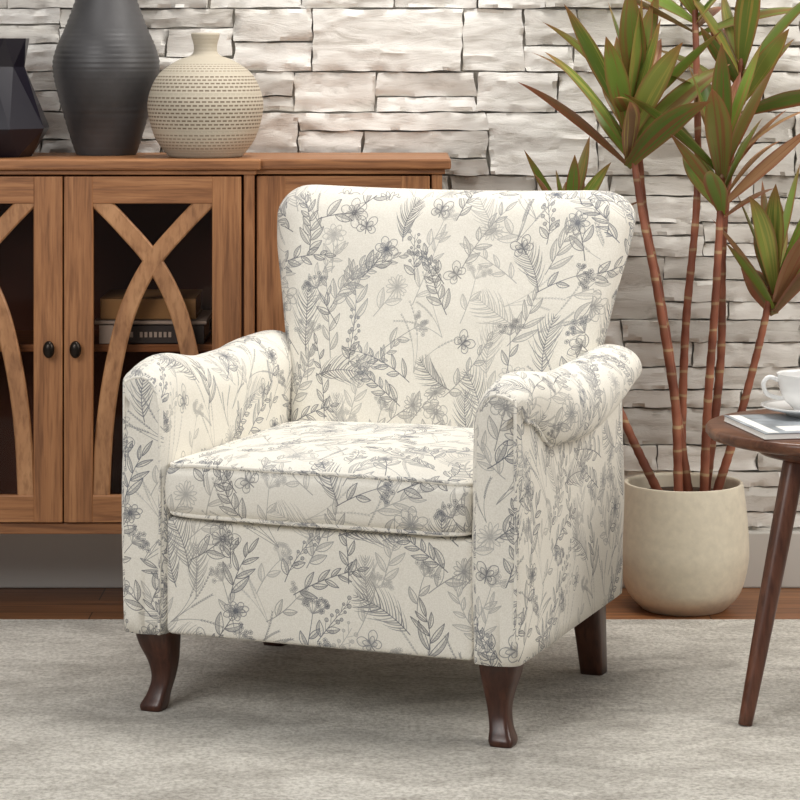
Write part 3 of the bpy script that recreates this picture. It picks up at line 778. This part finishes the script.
def leaf_mat():
    m, nt, N, L, b = new_mat('dracaena_leaf')
    geo = N.new('ShaderNodeNewGeometry'); uv = N.new('ShaderNodeUVMap'); uv.uv_map = 'UVMap'
    r = N.new('ShaderNodeValToRGB'); e = r.color_ramp.elements
    e[0].position = 0; e[0].color = (.10, .17, .03, 1); e[1].position = 1; e[1].color = (.50, .29, .15, 1)
    for p, c in ((.22, (.24, .36, .06)), (.45, (.11, .18, .035)), (.68, (.30, .36, .08)), (.84, (.15, .09, .04)), (.93, (.38, .19, .09))):
        q = e.new(p); q.color = (*c, 1)
    L.new(geo.outputs['Random Per Island'], r.inputs['Fac'])
    sep = N.new('ShaderNodeSeparateXYZ'); L.new(uv.outputs['UV'], sep.inputs[0])
    rn = N.new('ShaderNodeMath'); rn.operation = 'MULTIPLY'; rn.inputs[1].default_value = 37.0; L.new(geo.outputs['Random Per Island'], rn.inputs[0])
    cb = N.new('ShaderNodeCombineXYZ')
    sx = N.new('ShaderNodeMath'); sx.operation = 'MULTIPLY'; sx.inputs[1].default_value = 3.2; L.new(sep.outputs['X'], sx.inputs[0])
    sy = N.new('ShaderNodeMath'); sy.operation = 'MULTIPLY'; sy.inputs[1].default_value = .7; L.new(sep.outputs['Y'], sy.inputs[0])
    L.new(sx.outputs[0], cb.inputs[0]); L.new(sy.outputs[0], cb.inputs[1]); L.new(rn.outputs[0], cb.inputs[2])
    ns = N.new('ShaderNodeTexNoise'); ns.inputs['Scale'].default_value = 1.3; ns.inputs['Detail'].default_value = 3; L.new(cb.outputs[0], ns.inputs['Vector'])
    rs = N.new('ShaderNodeValToRGB'); rs.color_ramp.elements[0].position = .53; rs.color_ramp.elements[0].color = (0, 0, 0, 1); rs.color_ramp.elements[1].position = .61; rs.color_ramp.elements[1].color = (.65, .65, .65, 1)
    L.new(ns.outputs['Fac'], rs.inputs['Fac'])
    fr_ = N.new('ShaderNodeMath'); fr_.operation = 'FRACT'; L.new(rn.outputs[0], fr_.inputs[0])
    rc = N.new('ShaderNodeValToRGB'); e = rc.color_ramp.elements; e[0].position = 0; e[0].color = (.36, .09, .05, 1); e[1].position = 1; e[1].color = (.50, .48, .12, 1)
    q = e.new(.40); q.color = (.26, .07, .045, 1); q = e.new(.7); q.color = (.55, .36, .10, 1)
    L.new(fr_.outputs[0], rc.inputs['Fac'])
    m0 = N.new('ShaderNodeMix'); m0.data_type = 'RGBA'; L.new(rs.outputs['Color'], m0.inputs['Factor']); L.new(r.outputs['Color'], m0.inputs['A']); L.new(rc.outputs['Color'], m0.inputs['B'])
    ab = N.new('ShaderNodeMath'); ab.operation = 'ABSOLUTE'; L.new(sep.outputs['X'], ab.inputs[0])
    mr = N.new('ShaderNodeMapRange'); mr.inputs['From Min'].default_value = .68; mr.inputs['From Max'].default_value = 1.0; mr.inputs['To Max'].default_value = .75; L.new(ab.outputs[0], mr.inputs['Value'])
    mt = N.new('ShaderNodeMapRange'); mt.inputs['From Min'].default_value = .72; mt.inputs['From Max'].default_value = 1.0; mt.inputs['To Max'].default_value = .8; L.new(sep.outputs['Y'], mt.inputs['Value'])
    mm = N.new('ShaderNodeMath'); mm.operation = 'MAXIMUM'; L.new(mr.outputs[0], mm.inputs[0]); L.new(mt.outputs[0], mm.inputs[1])
    mx = N.new('ShaderNodeMix'); mx.data_type = 'RGBA'; L.new(mm.outputs[0], mx.inputs['Factor']); L.new(m0.outputs['Result'], mx.inputs['A']); mx.inputs['B'].default_value = (.33, .10, .055, 1)
    L.new(mx.outputs['Result'], b.inputs['Base Color'])
    b.inputs['Roughness'].default_value = .40
    trl = N.new('ShaderNodeBsdfTranslucent'); L.new(mx.outputs['Result'], trl.inputs['Color'])
    ms = N.new('ShaderNodeMixShader'); ms.inputs[0].default_value = .25
    L.new(b.outputs[0], ms.inputs[1]); L.new(trl.outputs[0], ms.inputs[2]); L.new(ms.outputs[0], N['Material Output'].inputs['Surface'])
    return m
LEAF = leaf_mat()
LV, LF, LU = [], [], []
def add_leaf(base, az, elev, Ln, W, droop, roll=0.0):
    b0 = len(LV); n = 18; p = Vector(base); e = elev
    for i in range(n+1):
        t = i/n
        d = Vector((math.cos(az)*math.cos(e), math.sin(az)*math.cos(e), math.sin(e)))
        side = Vector((-math.sin(az), math.cos(az), 0))
        up = d.cross(side)
        side = (side*math.cos(roll)+up*math.sin(roll)).normalized(); up = d.cross(side)
        w = W*(.28+.72*math.sin(math.pi*min(.5, t*.9+.02)) ) if t < .5 else W*max(.01, (1-((t-.5)/.5)**1.9))*(.28+.72*math.sin(math.pi*.47))
        fold = .28*w
        for (s, f) in ((-1, 1), (-.5, .42), (0, 0), (.5, .42), (1, 1)):
            q = p+side*(w*s)+up*(-fold*f)
            q.y = min(q.y, 5.635); LV.append(q)
        p = p+d*(Ln/n); e -= droop/n*(.4+1.2*t)
        if p.y > 5.62: p.y = 5.62
    for i in range(n):
        for k in range(4):
            a = b0+i*5+k; LF.append((a, a+1, a+6, a+5))
            s0, s1 = -1+k*.5, -.5+k*.5; t0, t1 = i/n, (i+1)/n
            LU.append(((s0, t0), (s1, t0), (s1, t1), (s0, t1)))
RL = random.Random(3)
def rosette(c, n, L0, L1, spread=1.0, sink=.10, W=.024):
    for i in range(n):
        az = i*2.39996+RL.uniform(-.3, .3); t = i/max(1, n-1)
        el = math.radians(88-spread*(10+52*t)+RL.uniform(-6, 6))
        base = (c[0], c[1], c[2]-sink*t)
        Ln = (L0+(L1-L0)*RL.random())
        if math.sin(az) > .3: Ln *= .75
        add_leaf(base, az, el, Ln, W*RL.uniform(.85, 1.2), RL.uniform(.2, .9)*(1.0 if t > .3 else .35), RL.uniform(-.9, .9))
rosette((.483, 5.43, 1.06), 19, .20, .30, .72, .12, .025)
rosette((.506, 5.47, 1.12), 8, .2, .3, .8)
rosette((.678, 5.38, .975), 17, .20, .28, .80, .14, .024)
rosette((.633, 5.49, 1.32), 14, .22, .30, 1.0)
rosette((.797, 5.44, .715), 15, .20, .28, .60, .09, .023)
rosette((.360, 5.46, .825), 15, .14, .20, .85, .06, .018)
rosette((.735, 5.50, 1.17), 14, .20, .30, .95, .12)
add_leaf((.675, 5.38, .93), math.radians(185), math.radians(48), .27, .020, .45, .5)
add_leaf((.680, 5.38, .93), math.radians(-10), math.radians(52), .26, .022, .9)
add_leaf((.682, 5.37, .88), math.radians(-25), math.radians(62), .18, .022, .9)
mesh_obj('leaves', LV, LF, LEAF, PL, True, LU)

# ------------------------------------------------------------------ side table with cup and magazine
TB = empty('side_table', (.800, 4.62, .008))
M_table = wood_mat('walnut_table', (.060, .022, .012), (.13, .050, .026), (.22, .095, .048), scale=(3, 26, 26), rough=.28, bump=.04)
M_tleg = wood_mat('walnut_leg', (.060, .019, .012), (.11, .040, .022), (.18, .07, .040), scale=(26, 26, 3), rough=.3, bump=.04)
lathe('top', [(.001, .476), (.225, .476), (.240, .480), (.246, .488), (.246, .496), (.243, .500), (.238, .5015), (.001, .5015)], M_table, TB, 96, close=False)
lathe('under_block', [(.001, .452), (.150, .452), (.155, .458), (.155, .4765), (.001, .4765)], M_tleg, TB, 48, close=False)
for i, ad in enumerate((-142, -26, 92)):
    a = math.radians(ad); P = []; rr = []
    for k in range(24):
        t = k/23; rd = .250-.128*t; P.append((rd*math.cos(a), rd*math.sin(a), t*.462)); rr.append(.0125+.0075*math.sin(t*1.5))
    o = tube('leg_%d' % (i+1), P, rr, M_tleg, TB, 20)
    for v in o.data.vertices: v.co.z = max(0, v.co.z)
ZTT = .5100
MG = empty('magazine', (.597, 4.665, ZTT), -math.radians(79))
m_cov = simple_mat('magazine_cover', (.30, .33, .36), .35, var=.6, vscale=16)
m_page = simple_mat('magazine_paper', (.80, .79, .76), .7, bump=.05, bscale=200)
box('pages', 0, .225, -.005, .285, 0, .010, m_page, MG, .001)
for k in range(4): box('page_edge_%d' % k, .001+.0006*k, .2255-.0004*k, -.0065+.001*k, .285, .001+.0022*k, .0022+.0022*k, m_page, MG, 0)
box('cover', -.001, .226, -.006, .286, .010, .0112, m_cov, MG, 0)
box('cover_border', .004, .220, .002, .022, .0112, .0116, m_page, MG, 0)
box('cover_title', .150, .205, .04, .24, .0112, .0116, m_page, MG, 0)
CP = empty('teacup_with_saucer', (.745, 4.665, ZTT+.0117))
m_porc = simple_mat('white_porcelain', (.80, .80, .79), .12, spec=.6, bump=.01, coat=.4)
lathe('saucer', [(.001, 0), (.040, 0), (.042, .004), (.078, .013), (.086, .017), (.086, .019), (.078, .016), (.040, .007), (.001, .006)], m_porc, CP, 64, close=False)
lathe('cup', vprof([(.026, .007), (.028, .009), (.027, .012), (.044, .028), (.053, .050), (.057, .072), (.058, .076)], 30)+[(.0565, .0765), (.055, .072), (.050, .050), (.040, .030), (.020, .017), (.001, .015)], m_porc, CP, 64, close=False)
hp = spline_pts([(-.053, -.003, .064), (-.072, -.006, .070), (-.083, -.008, .058), (-.076, -.007, .040), (-.056, -.004, .032), (-.045, -.003, .032)], 26)
tube('handle', hp, .0042, m_porc, CP, 12)
m_cof = simple_mat('coffee', (.07, .03, .012), .1, bump=.01)
lathe('coffee', [(.001, .060), (.0525, .060)], m_cof, CP, 40, close=False)

# ------------------------------------------------------------------ lights
def area(nm, loc, tgt, size, power, col):
    l = bpy.data.lights.new(nm, 'AREA'); l.shape = 'RECTANGLE'; l.size = size[0]; l.size_y = size[1]; l.energy = power; l.color = col
    o = bpy.data.objects.new(nm, l); COL.objects.link(o); o.location = loc
    o.rotation_euler = (Vector(tgt)-Vector(loc)).to_track_quat('-Z', 'Y').to_euler(); return o
area('window_light', (2.4, 4.0, 2.2), (.4, 5.2, .7), (1.3, 1.5), 46, (1, .955, .89))
area('ceiling_softbox', (.2, 5.0, 2.9), (-.1, 4.7, 0), (1.2, .8), 40, (1, .97, .93))
area('fill_softbox', (-1.8, 1.8, 2.4), (-.1, 5.1, .6), (1.6, 1.6), 62, (1, .985, .965))
w = bpy.data.worlds.new('room_ambience'); scene.world = w; w.use_nodes = True
w.node_tree.nodes['Background'].inputs['Color'].default_value = (.99, .99, .98, 1)
w.node_tree.nodes['Background'].inputs['Strength'].default_value = .28
scene.view_settings.view_transform = 'Standard'

# ------------------------------------------------------------------ camera
cam = bpy.data.cameras.new('camera'); co = bpy.data.objects.new('camera', cam); COL.objects.link(co)
co.location = (0, 0, 1.188); co.rotation_euler = (math.radians(90), 0, 0)
cam.sensor_width = 36; cam.lens = 115; cam.shift_y = -.4375; cam.clip_end = 50
scene.camera = co
